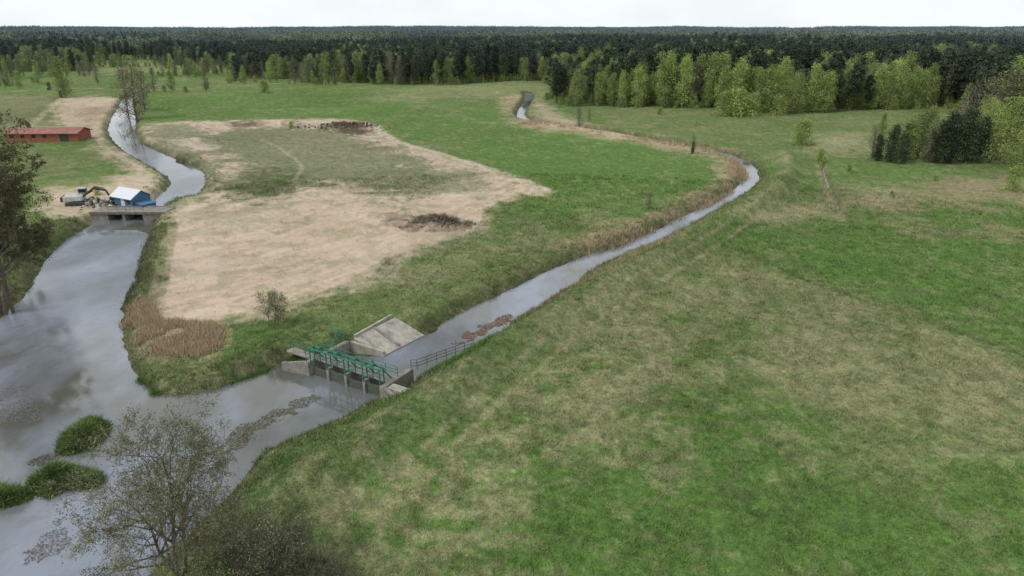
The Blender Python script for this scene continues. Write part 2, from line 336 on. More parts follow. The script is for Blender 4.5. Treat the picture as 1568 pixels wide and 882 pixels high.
keep=(sd>.3)&((sand<.3)|(rng.random(len(P))<.06)); P,z,col,rad=P[keep],z[keep],col[keep],rad[keep]
sc=.6+rad/90
pick=rng.random(len(P))<.10
col2=np.where(pick[:,None],col*.5+DRY*.5,col*1.12)
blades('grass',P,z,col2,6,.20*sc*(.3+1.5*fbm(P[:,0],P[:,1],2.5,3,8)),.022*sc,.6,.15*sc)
def inpoly(poly,n):
    poly=np.asarray(poly); lo,hi=poly.min(0),poly.max(0); q=lo+rng.random((n*3,2))*(hi-lo); return q[sd_poly(q,poly)<0][:n]
RP=[];RC=[];RH=[]
for pp,n,c,h in [([(190,455),(228,450),(245,490),(330,495),(338,530),(300,546),(240,542),(205,522),(186,490)],4500,C(.48,.38,.25),.6),
   ([(205,415),(222,370),(235,340),(240,350),(230,400),(232,450),(205,450)],1500,C(.22,.22,.12),.6),
   ([(880,378),(930,356),(1000,338),(1060,310),(1110,290),(1060,332),(1000,354),(930,380)],1600,C(.48,.38,.25),.7),
   ([(1075,300),(1115,278),(1110,242),(1130,243),(1146,262),(1132,288),(1090,312)],1600,C(.48,.38,.25),.8),
   ([(835,458),(900,415),(950,398),(1000,375),(1040,358),(1010,380),(930,415),(870,440)],1400,C(.42,.33,.2),.5),
   ([(770,505),(800,482),(850,452),(870,440),(830,480),(790,505)],900,C(.27,.18,.11),.5),
   ([(1250,255),(1256,250),(1282,310),(1292,334),(1282,336),(1264,300)],500,C(.36,.32,.18),.6),
   ([(790,190),(850,195),(1000,217),(1100,238),(1095,228),(900,200),(830,185)],1600,C(.48,.38,.25),1.0)]:
    q=inpoly(smooth_poly(GP(pp)),n); nn=fbm(q[:,0],q[:,1],3,3,61); q=q[nn>.44]; RP.append(q); RC.append(np.tile(c,(len(q),1))*rng.uniform(.7,1.1,(len(q),1))); RH.append(np.full(len(q),h))
P=np.concatenate(RP);col=np.concatenate(RC);hh=np.concatenate(RH); z,sd,dd=height(P); k=z>WL-.25; P,col,hh,z=P[k],col[k],hh[k],z[k]
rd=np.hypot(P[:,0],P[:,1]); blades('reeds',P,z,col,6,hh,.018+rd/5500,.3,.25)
# rough bank vegetation following the water margins
P=ring(70000,30,190); z,sd,dd=height(P); k=(sd>.25)&(sd<3.2)&(fbm(P[:,0],P[:,1],2.5,3,71)>.45); P,z=P[k],z[k]
la=(P-[MX,MY])@AX; lb=(P-[MX,MY])@BX; k=~((la>-5)&(la<0)&(lb>4)&(lb<12.5)); P,z=P[k],z[k]
u=rng.random(len(P))[:,None]; cc=np.where(u<.55,C(.10,.155,.048),np.where(u<.82,C(.17,.17,.085),C(.33,.27,.17))); rd=np.hypot(P[:,0],P[:,1])
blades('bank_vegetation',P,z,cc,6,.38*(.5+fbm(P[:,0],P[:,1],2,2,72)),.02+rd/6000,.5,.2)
RP=[];RC=[]
for pp,n,c in [([(210,560),(240,585),(290,590),(370,562),(430,540),(455,528),(450,545),(370,582),(290,605),(235,604),(208,580)],3000,C(.09,.16,.045)),
   ([(640,560),(720,545),(760,520),(740,550),(680,575)],1500,C(.11,.19,.05))]:
    q=inpoly(smooth_poly(GP(pp)),n); RP.append(q); RC.append(np.tile(c,(len(q),1)))
P=np.concatenate(RP);col=np.concatenate(RC); z,sd,dd=height(P); k=z>WL-.05
blades('bank_vegetation',P[k],z[k],col[k],6,.33,.03,.6,.18)
for q in isl:
    P=inpoly(q,2600); z,sd,dd=height(P); c=np.where(rng.random(len(P))[:,None]<.35,C(.19,.23,.09),C(.085,.14,.04))
    blades('sedge_islet',P,z,c,6,.42*np.clip(sm(-sd_poly(P,q)/1.0)+.4,0,1)*(.4+1.2*fbm(P[:,0],P[:,1],.9,2,3)),.035,.8,.18)
# floating weed
def weeds(polys):
    VV=[];CC=[]
    for pp,n,c,s in polys:
        pl=smooth_poly([G(*p,WL) for p in pp]); q=inpoly(pl,n)
        q=q[(fbm(q[:,0],q[:,1],1.3,4,6)*.8+np.clip(-sd_poly(q,pl)/1.2,0,1)*.25)>.5]; k=len(q)
        a=rng.random(k)*6.28; s=s*(.4+rng.random(k)); dx=np.stack([np.cos(a),np.sin(a)],1)*s[:,None]; dy=np.stack([-np.sin(a),np.cos(a)],1)*s[:,None]*.5
        zz=WL+.012+rng.random((k,4))*.05; v=np.stack([q-dx,q-dy,q+dx,q+dy],1); VV.append(np.concatenate([v,zz[:,:,None]],2).reshape(-1,3)); CC.append(np.repeat(c*(.6+.8*rng.random(k))[:,None],4,0))
    V=np.concatenate(VV); mk('floating_weed',V,np.arange(len(V)).reshape(-1,4),M_blade,cols=np.concatenate(CC))
weeds([([(320,705),(345,665),(400,635),(480,602),(500,612),(430,645),(385,672),(350,722)],3800,C(.15,.145,.10),.07),
 ([(-10,600),(50,590),(75,640),(40,650),(0,650)],1200,C(.22,.20,.19),.07),([(20,860),(70,810),(120,805),(110,840),(50,870)],1200,C(.2,.18,.155),.06),
 ([(688,527),(740,492),(778,480),(787,492),(750,510),(712,530)],2600,C(.23,.145,.095),.10),([(780,500),(800,480),(840,460),(860,448),(830,470),(800,492)],1500,C(.22,.145,.095),.10),
 ([(40,708),(90,690),(100,700),(60,715)],500,C(.14,.13,.1),.08),([(170,770),(230,720),(300,700),(290,780),(200,830)],1600,C(.22,.19,.17),.06)])
# ------------------------------------------------------------------ trees
def tubes(segs,sides):
    A=np.array([s[0] for s in segs]);B=np.array([s[1] for s in segs]);ra=np.array([s[2] for s in segs]);rb=np.array([s[3] for s in segs])
    d=B-A; d/=np.linalg.norm(d,axis=1)[:,None]+1e-9; ref=np.where(np.abs(d[:,2:3])>.9,[[1.,0,0]],[[0,0,1.]])
    u=np.cross(d,ref); u/=np.linalg.norm(u,axis=1)[:,None]; v=np.cross(d,u); n=len(A); th=np.arange(sides)*2*np.pi/sides
    rg=np.cos(th)[None,:,None]*u[:,None]+np.sin(th)[None,:,None]*v[:,None]
    V=np.concatenate([A[:,None]+rg*ra[:,None,None],B[:,None]+rg*rb[:,None,None]],1).reshape(-1,3)
    b=np.arange(n)[:,None]*2*sides; i=np.arange(sides)[None]; j=(i+1)%sides
    return V,np.stack([b+i,b+j,b+sides+j,b+sides+i],-1).reshape(-1,4)
def quads(Pc,s):
    k=len(Pc); a=rng.normal(0,1,(k,3)); a/=np.linalg.norm(a,axis=1)[:,None]; b=rng.normal(0,1,(k,3)); b-=a*(a*b).sum(1)[:,None]; b/=np.linalg.norm(b,axis=1)[:,None]
    s=(s*(.6+.8*rng.random(k)))[:,None]; V=np.stack([Pc-a*s,Pc-b*s*.6,Pc+a*s,Pc+b*s*.6],1).reshape(-1,3); return V,np.arange(4*k).reshape(k,4)
def treemesh(name,segs,leaves,ls,mb,ml,sides=5):
    V1,F1=tubes(segs,sides); V2,F2=quads(leaves,ls)
    return mk(name,np.concatenate([V1,V2]),np.concatenate([F1,F2+len(V1)]),[mb,ml],midx=np.r_[np.zeros(len(F1)),np.ones(len(F2))],link=False)
def nrm(v): return v/np.linalg.norm(v)
def grow(p,d,Ln,r,lv,mx,segs,tips,up,ratio=.62,n0=6):
    n=n0 if lv==0 else (4 if lv==1 else 3); r0=r
    for i in range(n):
        d=nrm(d+rng.normal(0,.10+.04*lv,3)+np.array([0,0,up])); q=p+d*Ln/n; r1=r*(1-.72*(i+1)/n); r1=max(r1,.008)
        segs.append((p,q,r0,r1)); 
        if lv>=mx-1: tips.append(q)
        if lv<mx and i>=(1 if lv else 1):
            kk=3 if lv==0 else 2
            for c in range(kk if i<n-1 else kk+1):
                a=nrm(np.cross(d,rng.normal(0,1,3))); an_=rng.uniform(.5,1.05); dd=nrm(d*math.cos(an_)+a*math.sin(an_))
                grow(q,dd,Ln*ratio*rng.uniform(.7,1.1)*(1-.35*i/n),r1*.7,lv+1,mx,segs,tips,up*.6,ratio)
        p=q;r0=r1
def hero(name,loc,hgt,stems,mx,nl,ls,ml,lean=(0,0),r=.22,ratio=.5,splay=.22):
    segs=[];tips=[]
    for s in range(stems):
        th=6.283*(s+.3)/stems
        d=nrm(np.array([math.cos(th)*splay+rng.normal(0,.06)+lean[0],math.sin(th)*splay+rng.normal(0,.06)+lean[1],1.])); grow(np.array([rng.normal(0,.25)*(stems>1),rng.normal(0,.25)*(stems>1),-.3]),d,hgt*.72,r,0,mx,segs,tips,.05,ratio)
    tp=np.array(tips); k=hgt/np.percentile(tp[:,2],99.7)
    segs=[(a*k,b*k,c,d) for a,b,c,d in segs]; tp=tp*k
    lv=tp[rng.integers(0,len(tp),nl)]+rng.normal(0,.16,(nl,3))
    me=treemesh(name,segs,lv,ls,M_bark,ml,4); o=bpy.data.objects.new(name,me); o.location=loc; S.collection.objects.link(o); return o
def gh(x,y,z=0):
    X,Y=G(x,y); zz=height(np.array([[X,Y]]))[0]; return (X,Y,float(zz[0]))
hero('alder_tree',gh(280,915),11.0,3,4,24000,.045,M_hero,(-.05,.0),.15,.54,.3)
hero('alder_tree',gh(10,465),19.8,3,4,34000,.10,M_hero2,(-.04,0),.26,.42,.16)
hero('alder_tree',gh(-35,450),19.8,2,4,24000,.10,M_hero2,(.03,0),.26,.46,.16)
hero('alder_tree',gh(12,400),14,2,4,14000,.11,M_hero2,(0,0),.18,.42,.16)
hero('alder_tree',gh(-60,400),21,2,3,7000,.16,M_hero2,(.1,0),.3)
hero('willow_shrub',gh(455,885),3.4,6,3,4500,.045,M_hero,(0,0),.04,.6,.5)
hero('willow_shrub',gh(385,915),4.6,6,3,4500,.045,M_hero,(0,0),.05,.6,.5)
hero('willow_shrub',gh(500,915),2.8,6,3,3000,.045,M_hero,(0,0),.04,.6,.5)
hero('willow_shrub',gh(420,500),4.0,4,3,2200,.06,M_hero,(0,0),.04)
def crown(kind,hgt,R,nc,nq,seed,ls):
    global rng; rng=np.random.default_rng(seed)
    segs=[];L_=[]; bend=rng.normal(0,.02,2)*hgt
    tr=hgt*.011; pts=[np.array([bend[0]*u*u,bend[1]*u*u,hgt*.95*u]) for u in np.linspace(0,1,6)]
    for i in range(5): segs.append((pts[i],pts[i+1],tr*(1.1-i*.2),tr*(1.1-(i+1)*.2)))
    u0={'pine':.3,'pinelow':.06,'birch':.10,'alder':.12,'willow':.12,'bush':.0}[kind]; pn=kind[:4]=='pine'
    lob=rng.random(3)*6.28
    for c in range(nc):
        u=u0+(1-u0)*(c+rng.random())/nc; w=(u-u0)/(1-u0)
        if kind=='pinelow': rad=R*(1-w**2.4)**.55*(.8+.3*math.sin(u*9+lob[2]))
        elif pn: rad=R*(1-w**2.2)**.5*(.55+.5*min(1,w*4))
        elif kind in('bush','willow'): rad=R*math.sqrt(max(0,1-(w*.97)**2))*(1 if kind=='bush' else .75+.5*min(1,w*3))
        else: rad=R*(math.sin(math.pi*min(1,(w*.9+.1))**.75))**.7
        a=rng.random()*6.283; rad*=.8+.25*math.sin(2*a+lob[0])+.15*math.sin(5*u*3+lob[1]); rd=rad*math.sqrt(rng.random())
        ctr=np.array([bend[0]*u*u+rd*math.cos(a),bend[1]*u*u+rd*math.sin(a),hgt*u*.97])
        base=np.array([bend[0]*u*u,bend[1]*u*u,hgt*max(.02,u-.12)])
        if kind!='bush' or c%3==0: segs.append((base,ctr,tr*.35*(1.2-u),tr*.1))
        sp=np.array([1,1,.5 if kind=='pine' else 1.1])*R*(.19 if kind not in('bush','willow','pinelow') else .15)
        L_.append(ctr+rng.normal(0,1,(nq,3))*sp)
    mb,ml={'pine':(M_barkp,M_pine),'pinelow':(M_barkp,M_pine),'birch':(M_barkb,M_birch),'alder':(M_bark,M_alder),'bush':(M_bark,M_birch),'willow':(M_bark,M_willow)}[kind]
    lv=np.concatenate(L_); lv[:,2]=np.maximum(lv[:,2],.05)
    return treemesh(kind+'_mesh',segs,lv,ls,mb,ml,4)
PR={'pine':[crown('pine',18,2.9,60,28,s,.32) for s in (1,2,3)],'pinelow':[crown('pinelow',12,3.8,80,44,s,.24) for s in (11,12,13)],'birch':[crown('birch',15,3.2,90,42,s,.20) for s in (4,5,6)],'alder':[crown('alder',15,3.3,80,30,s,.14) for s in (7,8)],'bush':[crown('bush',5,2.6,70,46,s,.13) for s in (9,10)],'willow':[crown('willow',14,5.2,130,50,s,.17) for s in (14,15)]}
PH={'pine':18,'pinelow':12,'birch':15,'alder':15,'bush':5,'willow':14}; NM={'pine':'pine_tree','pinelow':'pine_tree','birch':'birch_tree','alder':'alder_tree','bush':'willow_bush','willow':'willow_tree'}
rng=np.random.default_rng(99)
def place(kind,x,yb,yt,wide=1.0):
    X,Y,Z=gh(x,yb); v=yt-441.0; dn=F*ST+v*CT; fw=F*CT-v*ST; ht=H-Y/fw*dn; s=(ht-Z)/PH[kind]
    o=bpy.data.objects.new(NM[kind],PR[kind][rng.integers(len(PR[kind]))]); o.location=(X,Y,Z-.05); o.scale=(s*wide,s*wide,s); o.rotation_euler=(0,0,rng.random()*6.28); S.collection.objects.link(o)
for a in [('birch',100,150,88,1.3),('alder',209,182,97,1.6),('alder',196,172,100,1.2),('alder',222,168,104,1.3),('alder',236,140,103,1.2),('pinelow',76,138,126,1.2),('pinelow',94,150,139,1.2),('bush',405,142,123,1),('birch',881,163,107,1.0),
 ('bush',1227,222,184,1.0),('bush',1256,247,228,.9),('alder',1060,236,206,1.0),('pinelow',1060,236,216,.7),('alder',993,322,293,1.3),('bush',446,197,186,1),('alder',887,190,163,1.2),('alder',902,187,165,1.1),
 ('willow',1548,254,150,1.0),('willow',1592,252,140,1.0),('birch',1520,243,170,1.4),('willow',1570,270,190,1.0),('willow',1405,242,163,1.0),('birch',1385,243,183,1.4),('willow',1500,222,150,.8),
 ('pinelow',1343,245,206,1.0),('pinelow',1362,248,192,.9),('pinelow',1380,250,204,1.0),('pinelow',1432,249,186,.9),('pinelow',1452,250,174,.9),('pinelow',1476,249,168,.9),('pinelow',1497,247,180,.9),('alder',1335,242,190,1.2),('alder',1422,248,195,1.3),('willow',1512,240,158,.7),('alder',1465,235,160,1.5),
 ('birch',1545,212,88,1.5),('willow',1575,215,92,.8),('pine',1510,207,95,1.2),('pinelow',1486,212,125,.9),('pine',1562,205,90,1.2),('alder',1500,217,118,1.6),('alder',1528,217,102,1.7),('alder',1480,212,132,1.5),('pine',1535,200,88,1.1),('birch',1350,205,172,1.0),('bush',1112,178,140,1.0),('bush',1130,179,138,1.1),('bush',1150,178,144,1.0),('bush',1192,176,146,1.1),
 ('willow',1215,174,112,.8),('willow',1170,172,108,.7),('bush',1550,293,255,.9),('bush',1432,277,268,1),('bush',1300,262,252,1),('bush',1500,330,322,1),('bush',1365,300,292,1),('bush',1180,262,254,1),('bush',1010,175,165,1),
 ('bush',150,300,286,1),('birch',30,135,108,1.2),('alder',150,128,98,1.2),('birch',300,118,96,1.2),('alder',130,118,92,1.4),('alder',60,128,104,1.3),('birch',268,112,92,1.2),
 ('pinelow',372,124,92,.9),('pinelow',360,124,95,.9),('bush',352,124,108,1)]: place(*a)
# forest masses
forest=np.array([G(*p) for p in [(-900,118),(0,112),(60,110),(142,110),(146,92),(235,92),(240,100),(340,100),(350,122),(440,121),(520,128),(600,131),(700,131),(760,126),(836,124),(838,160),(900,164),(1000,166),(1092,168),(1110,176),(1240,174),(1330,172),(1440,167),(1470,172),(1500,205),(1600,235),(2300,240)]]+[(7000,2500),(7000,7500),(-7000,7500),(-7000,2500)])
glade=smooth_poly(np.array([(60,620),(190,600),(330,700),(380,900),(150,860),(40,760)],float)); glade2=smooth_poly(np.array([(-420,720),(-200,760),(-120,900),(-300,980),(-480,900)],float))
def instancer(name,me,P,z,s,parent):
    k=len(P); a=rng.random(k)*6.283; dx=np.stack([np.cos(a),np.sin(a)],1)*s[:,None]*.5; dy=np.stack([-np.sin(a),np.cos(a)],1)*s[:,None]*.5
    v=np.stack([P-dx-dy,P+dx-dy,P+dx+dy,P-dx+dy],1); v=np.concatenate([v,np.repeat(z[:,None],4,1)[:,:,None]],2).reshape(-1,3)
    o=mk(name,v,np.arange(4*k).reshape(k,4),None,parent=parent); o.instance_type='FACES'; o.use_instance_faces_scale=True; o.show_instancer_for_render=False; o.show_instancer_for_viewport=False
    c=bpy.data.objects.new(name+'_source',me); S.collection.objects.link(c); c.parent=o
fo=empty('mixed_forest')
n=70000; r=np.sqrt(rng.uniform(200**2,1000**2,n)); a=np.radians(rng.uniform(-46,46,n)); P=np.stack([r*np.sin(a),r*np.cos(a)],1)
key=np.floor(P/4.6).astype(int); _,ui=np.unique(key,axis=0,return_index=True); P=P[ui]
s_=sd_poly(P,forest,60); g_=np.minimum(sd_poly(P,glade),sd_poly(P,glade2)); k=(s_<-1)&(g_>0); P=P[k]; s_=s_[k]; g_=g_[k]; z=height(P)[0]
spn=fbm(P[:,0],P[:,1],40,3,33); X=P[:,0]; near=P[:,1]<420
win=sm((X-34)/10)*sm((122-X)/8)*near+.75*sm((X-126)/8)*sm((175-X)/10)*near
pb=np.clip(.08+np.exp(s_/16)*.75*sm((spn-.42)/.14)+np.exp(s_/18)*win*1.0+sm((spn-.54)/.07)*.6+np.exp(-g_/8)*.5,0,.92); u=rng.random(len(P)); al=np.where(win>.3,.12,.4); kind=np.where(u<pb*(1-al),1,np.where(u<pb,2,0))
sc=rng.uniform(.66,1.12,len(P))*(.74+.4*fbm(P[:,0],P[:,1],45,2,3)+.15*sm((X-20)/40))
sc=np.where(kind>0,sc*rng.uniform(.8,1.1,len(P)),sc)
for ki,kn in enumerate(('pine','birch','alder')):
    w_=rng.integers(0,len(PR[kn]),len(P))
    for vi,me in enumerate(PR[kn]):
        m=(kind==ki)&(w_==vi); instancer(f'{kn}_stand_{vi+1}',me,P[m],z[m],sc[m],fo)
# under-storey shrubs along the wood edge
m=(s_>-9)&(rng.random(len(P))<.5); instancer('edge_shrubs',PR['bush'][0],P[m]+rng.normal(0,2,(m.sum(),2)),z[m],rng.uniform(.4,1.0,m.sum()),fo)
# far canopy patches
def patch(seed,ml):
    global rng; rng=np.random.default_rng(seed); L_=[];segs=[]
    for i in range(95):
        c=rng.uniform(-27,27,2); h=rng.uniform(10,21); nn=34
        u=rng.random(nn); rad=2.8*np.sqrt(1-u**2*.9)*np.sqrt(rng.random(nn)); aa=rng.random(nn)*6.28
        L_.append(np.stack([c[0]+rad*np.cos(aa),c[1]+rad*np.sin(aa),h*(.4+.6*u)],1)); segs.append((np.array([c[0],c[1],0]),np.array([c[0],c[1],h*.8]),.25,.1))
    return treemesh('canopy_patch',segs,np.concatenate(L_),.85,M_barkp,ml,3)
pats=[patch(41,M_far),patch(42,M_far),patch(43,M_far2)]; rng=np.random.default_rng(5)
n=60000; r=np.sqrt(rng.uniform(960**2,6500**2,n)); a=np.radians(rng.uniform(-47,47,n)); P=np.stack([r*np.sin(a),r*np.cos(a)],1)
key=np.floor(P/42).astype(int); _,ui=np.unique(key,axis=0,return_index=True); P=P[ui]
gap=fbm(P[:,0],P[:,1],420,3,44); P=P[(sd_poly(P,forest,60)<-5)&((gap<.55))]; z=height(P)[0]; br=fbm(P[:,0],P[:,1],260,3,45)
w_=np.where(rng.random(len(P))<sm((br-.46)/.08)*.95,2,rng.integers(0,2,len(P)))
for i,me in enumerate(pats):
    m=w_==i; instancer(f'far_canopy_{i+1}',me,P[m],z[m],rng.uniform(.75,1.3,m.sum()),fo)
# hedgerow / scattered trees in the left middle distance
hd=empty('field_trees'); pts=[]
for (x0,y0,x1,y1,k) in [(0,133,70,128,7),(230,118,345,112,34),(240,140,330,138,6),(350,128,430,124,9),(430,128,520,130,12),(60,118,140,116,14),(150,102,230,102,26),(240,106,340,104,26),(0,120,60,118,10)]:
    for i in range(k): t=rng.random(); pts.append(G(x0+(x1-x0)*t,y0+(y1-y0)*t+rng.normal(0,1)))
P=np.array(pts); z=height(P)[0]; w_=rng.integers(0,3,len(P)); 
for i,kn in enumerate(('birch','alder','bush')): m=w_==i; instancer(f'{kn}_row',PR[kn][0],P[m],z[m],rng.uniform(.35,.8,m.sum()),hd)
# ------------------------------------------------------------------ built things
def bx(name,a,b,mat,parent,rot=(0,0,0),bev=.02):
    a=np.array(a,float);b=np.array(b,float);c=(a+b)/2;h=np.abs(b-a)/2
    bm=bmesh.new(); bmesh.ops.create_cube(bm,size=1); bmesh.ops.scale(bm,vec=Vector(h*2),verts=bm.verts)
    if bev: bmesh.ops.bevel(bm,geom=bm.edges[:],offset=min(bev,h.min()*.5),segments=1,affect='EDGES')
    me=bpy.data.meshes.new(name); bm.to_mesh(me); bm.free(); me.materials.append(mat)
    o=bpy.data.objects.new(name,me); o.location=c; o.rotation_euler=rot; S.collection.objects.link(o); o.parent=parent; return o
def bar(name,list_,mat,parent,r=.03,sides=6):
    V,Fc=tubes([(np.array(p,float),np.array(q,float),r,r) for p,q in list_],sides); return mk(name,V,Fc,mat,parent=parent)
def prism(name,V,Fc,mat,parent):
    me=bpy.data.meshes.new(name); me.from_pydata(V,[],Fc); me.materials.append(mat); me.update(); o=bpy.data.objects.new(name,me); S.collection.objects.link(o); o.parent=parent; return o
def rail(name,pts,mat,parent,h=1.05,step=1.5,r=.03):
    seg=[]
    for p,q in zip(pts[:-1],pts[1:]):
        p=np.array(p,float);q=np.array(q,float);n=max(1,round(np.linalg.norm(q-p)/step))
        for i in range(n+1): b=p+(q-p)*i/n; seg.append((b,b+[0,0,h]))
        for f in (.4,.7,1.0): seg.append((p+[0,0,h*f],q+[0,0,h*f]))
    return bar(name,seg,mat,parent,r)
W=empty('sluice_weir',(MX,MY,-.1),math.atan2(AX[1],AX[0]))
bx('abutment_left',(-4.75,-1.0,-2.6),(-4.2,4.6,.32),M_conc,W); bx('abutment_right',(4.6,-1.0,-2.6),(5.1,3.2,.32),M_conc,W)
for sx,nm in ((-1,'left'),(1,'right')):
    x0=-4.75 if sx<0 else 5.1; V=[]
    for (xx,yy) in ((x0,-1.0),(x0+sx*2.6,-1.5),(x0+sx*2.6,-1.25),(x0,-.7)): V+= [(xx,yy,-2.6),(xx,yy,.3 if abs(xx-x0)<.1 else -.25)]
    prism('wing_wall_'+nm,V,[(0,2,3,1),(2,4,5,3),(4,6,7,5),(6,0,1,7),(1,3,5,7)],M_conc,W)
g=[-4.1,-2.0,.25,2.5,4.5]
for i,a in enumerate(g[1:4]): bx(f'pier_{i+1}',(a-.14,-.75,-2.6),(a+.14,2.0,.18),M_conc,W)
bx('walkway_slab',(-4.2,.0,.18),(4.6,1.25,.30),M_conc,W); bx('sill',(-4.2,-.3,-2.4),(4.6,3.5,-1.9),M_conc,W)
for i in range(4):
    a0,a1=g[i]+.18,g[i+1]-.18; bx(f'gate_{i+1}',(a0,-.52,-1.9),(a1,-.42,-.25+.2*(i%2)),M_wood,W)
seg=[]
for a in g:
    for y in (-.75,-.2): seg.append(((a,y,.1),(a,y,1.75)))
    seg+= [((a,-.75,1.75),(a,-.2,1.75)),((a,-.2,1.5),(a,.8,.3))]
bar('gate_frames',seg,M_green,W,.065)
for y in (-.75,-.2): bx('beam',(-4.2,y-.06,1.70),(4.6,y+.06,1.86),M_green,W)
for i in range(4): 
    c=(g[i]+g[i+1])/2; bx(f'hoist_{i+1}',(c-.22,-.68,1.86),(c+.22,-.3,2.12),M_green,W,bev=.05); bar(f'gate_rack_{i+1}',[((c,-.48,-.4),(c,-.48,2.35))],M_dark,W,.04)
    bar(f'brace_{i+1}',[((g[i],-.75,.5),(g[i+1],-.75,1.65)),((g[i],-.75,1.0),(g[i+1],-.75,1.0)),((g[i],-.2,.95),(g[i+1],-.2,.95))],M_green,W,.035)
rail('walkway_railing',[(-5,1.2,.3),(4.9,1.2,.3)],M_green,W); rail('left_railing',[(-4.5,-.9,.32),(-4.5,4.4,.32),(-7.0,5.0,.2)],M_green,W)
rail('left_bank_railing',[(-8.0,.7,.05),(-5,.7,.2)],M_green,W)
bx('footbridge_slab',(-8.4,.1,-.05),(-4.77,1.1,.12),M_conc,W)
rail('right_railing',[(5,3,.25),(5.4,3.4,.2),(7.4,9.8,.15)],M_dark,W,1.05,1.1,.025)
prism('apron_slab',[(-4.4,5.4,.34),(-.9,5.9,-1.0),(-.5,12.0,-1.0),(-4.1,11.6,.44),(-4.4,5.4,-.1),(-.9,5.9,-1.6),(-.5,12,-1.6),(-4.1,11.6,0)],[(0,1,2,3),(0,4,5,1),(3,2,6,7),(1,5,6,2),(0,3,7,4)],M_concp,W)
prism('transition_wall',[(-4.2,4.62,-2),(-4.2,4.62,.3),(-1.0,5.9,-2),(-1.0,5.9,-.6),(-4.2,4.95,.3),(-1.0,6.2,-.6),(-4.2,4.95,-2),(-1.0,6.2,-2)],[(0,2,3,1),(1,3,5,4),(4,5,7,6),(2,7,5,3),(0,1,4,6)],M_concp,W)
bx('apron_kerb',(-4.7,5.6,-.2),(-4.45,11.8,.62),M_concp,W,rot=(0,.0,.05)); bx('apron_rib',(-4.3,8.2,-.32),(-.8,8.5,-.10),M_conc,W,rot=(0,.365,0)); bx('right_slab',(5.15,-.6,-.3),(7.8,.3,.16),M_concp,W)
# bridge
B=empty('road_bridge',(-66,117.2,-.15)); bx('deck',(-6.4,-1.9,.1),(6.6,2.2,.42),M_conc,B)
for i,(a,b) in enumerate(((-6.4,-3.4),(-.9,-.5),(2.6,6.6))): bx(f'abutment_{i+1}',(a,-1.7,-2.6),(b,2.0,.1),M_conc,B)
bx('kerb_near',(-6.4,-2.0,.42),(6.6,-1.75,.58),M_conc,B); bx('kerb_far',(-6.4,2.05,.42),(6.6,2.3,.58),M_conc,B); rail('railing',[(-3,-1.85,.58),(3,-1.85,.58)],M_dark,B,.9,1.5,.025)
# mill house
M_blue=solid('blue_paint',(.08,.17,.27),.6,.25,2); M_white=solid('white_sheet_roof',(.72,.74,.78),.4,.08,1.5); M_glass=solid('window_glass',(.03,.04,.05),.1,.1)
T_=empty('mill_house',(-68.6,122.6,.1),-.5)
bx('walls',(-2.7,-1.8,-2),(2.7,1.8,1.7),M_blue,T_); 
prism('gables',[(-2.7,-1.8,1.7),(-2.7,1.8,1.7),(-2.7,0,2.7),(2.7,-1.8,1.7),(2.7,1.8,1.7),(2.7,0,2.7)],[(0,2,1),(3,4,5)],M_blue,T_)
for s,nm in ((-1,'near'),(1,'far')): prism('roof_'+nm,[(-3.1,s*2.25,1.48),(3.1,s*2.25,1.48),(3.1,0,2.8),(-3.1,0,2.8),(-3.1,s*2.25,1.38),(3.1,s*2.25,1.38),(3.1,0,2.7),(-3.1,0,2.7)],[(0,1,2,3),(4,7,6,5),(0,4,5,1),(1,5,6,2),(0,3,7,4)],M_white,T_)
bx('door',(-.5,-1.84,-.1),(.5,-1.79,1.4),M_white,T_); bx('window',(1.2,-1.84,.5),(2.1,-1.79,1.2),M_glass,T_); bx('lean_to',(2.72,-1.4,-1.2),(4.9,1.2,.6),M_blue,T_); bx('lean_to_roof',(2.72,-1.6,.62),(5.1,1.4,.7),solid('blue_sheet',(.1,.2,.33),.5,.2),T_,rot=(0,.08,0))
# excavator
M_grey=solid('machine_paint',(.5,.5,.48),.5,.35,2)
E=empty('excavator',(-77.5,121.5,0.05),.3)
for s in (-1,1): bx('track',(-2,s*1.2-.3,0),(2,s*1.2+.3,.85),M_dark,E,bev=.3)
bx('chassis',(-1.3,-.9,.4),(1.3,.9,.9),M_dark,E); bx('house',(-2.2,-1.3,.95),(.9,1.3,1.9),M_grey,E,bev=.12); bx('cab',(-.2,.25,1.9),(1.3,1.25,3.0),M_grey,E,bev=.12); bx('cab_glass',(.1,.2,2.2),(1.33,1.28,2.85),M_glass,E); bx('counterweight',(-2.6,-1.3,1.0),(-2.2,1.3,1.8),M_dark,E,bev=.1)
bar('boom',[((.8,-.3,1.6),(2.8,-.3,3.0)),((2.8,-.3,3.0),(4.6,-.3,2.5))],M_dark,E,.22); bar('arm',[((4.6,-.3,2.5),(5.2,-.3,1.0))],M_dark,E,.16); bx('bucket',(4.8,-.8,.3),(5.6,.2,1.1),M_dark,E,rot=(0,.4,0),bev=.15); bar('hydraulic_ram',[((1.2,-.3,1.8),(2.6,-.3,2.5)),((2.8,-.3,3.3),(4.5,-.3,2.9))],M_dark,E,.07)
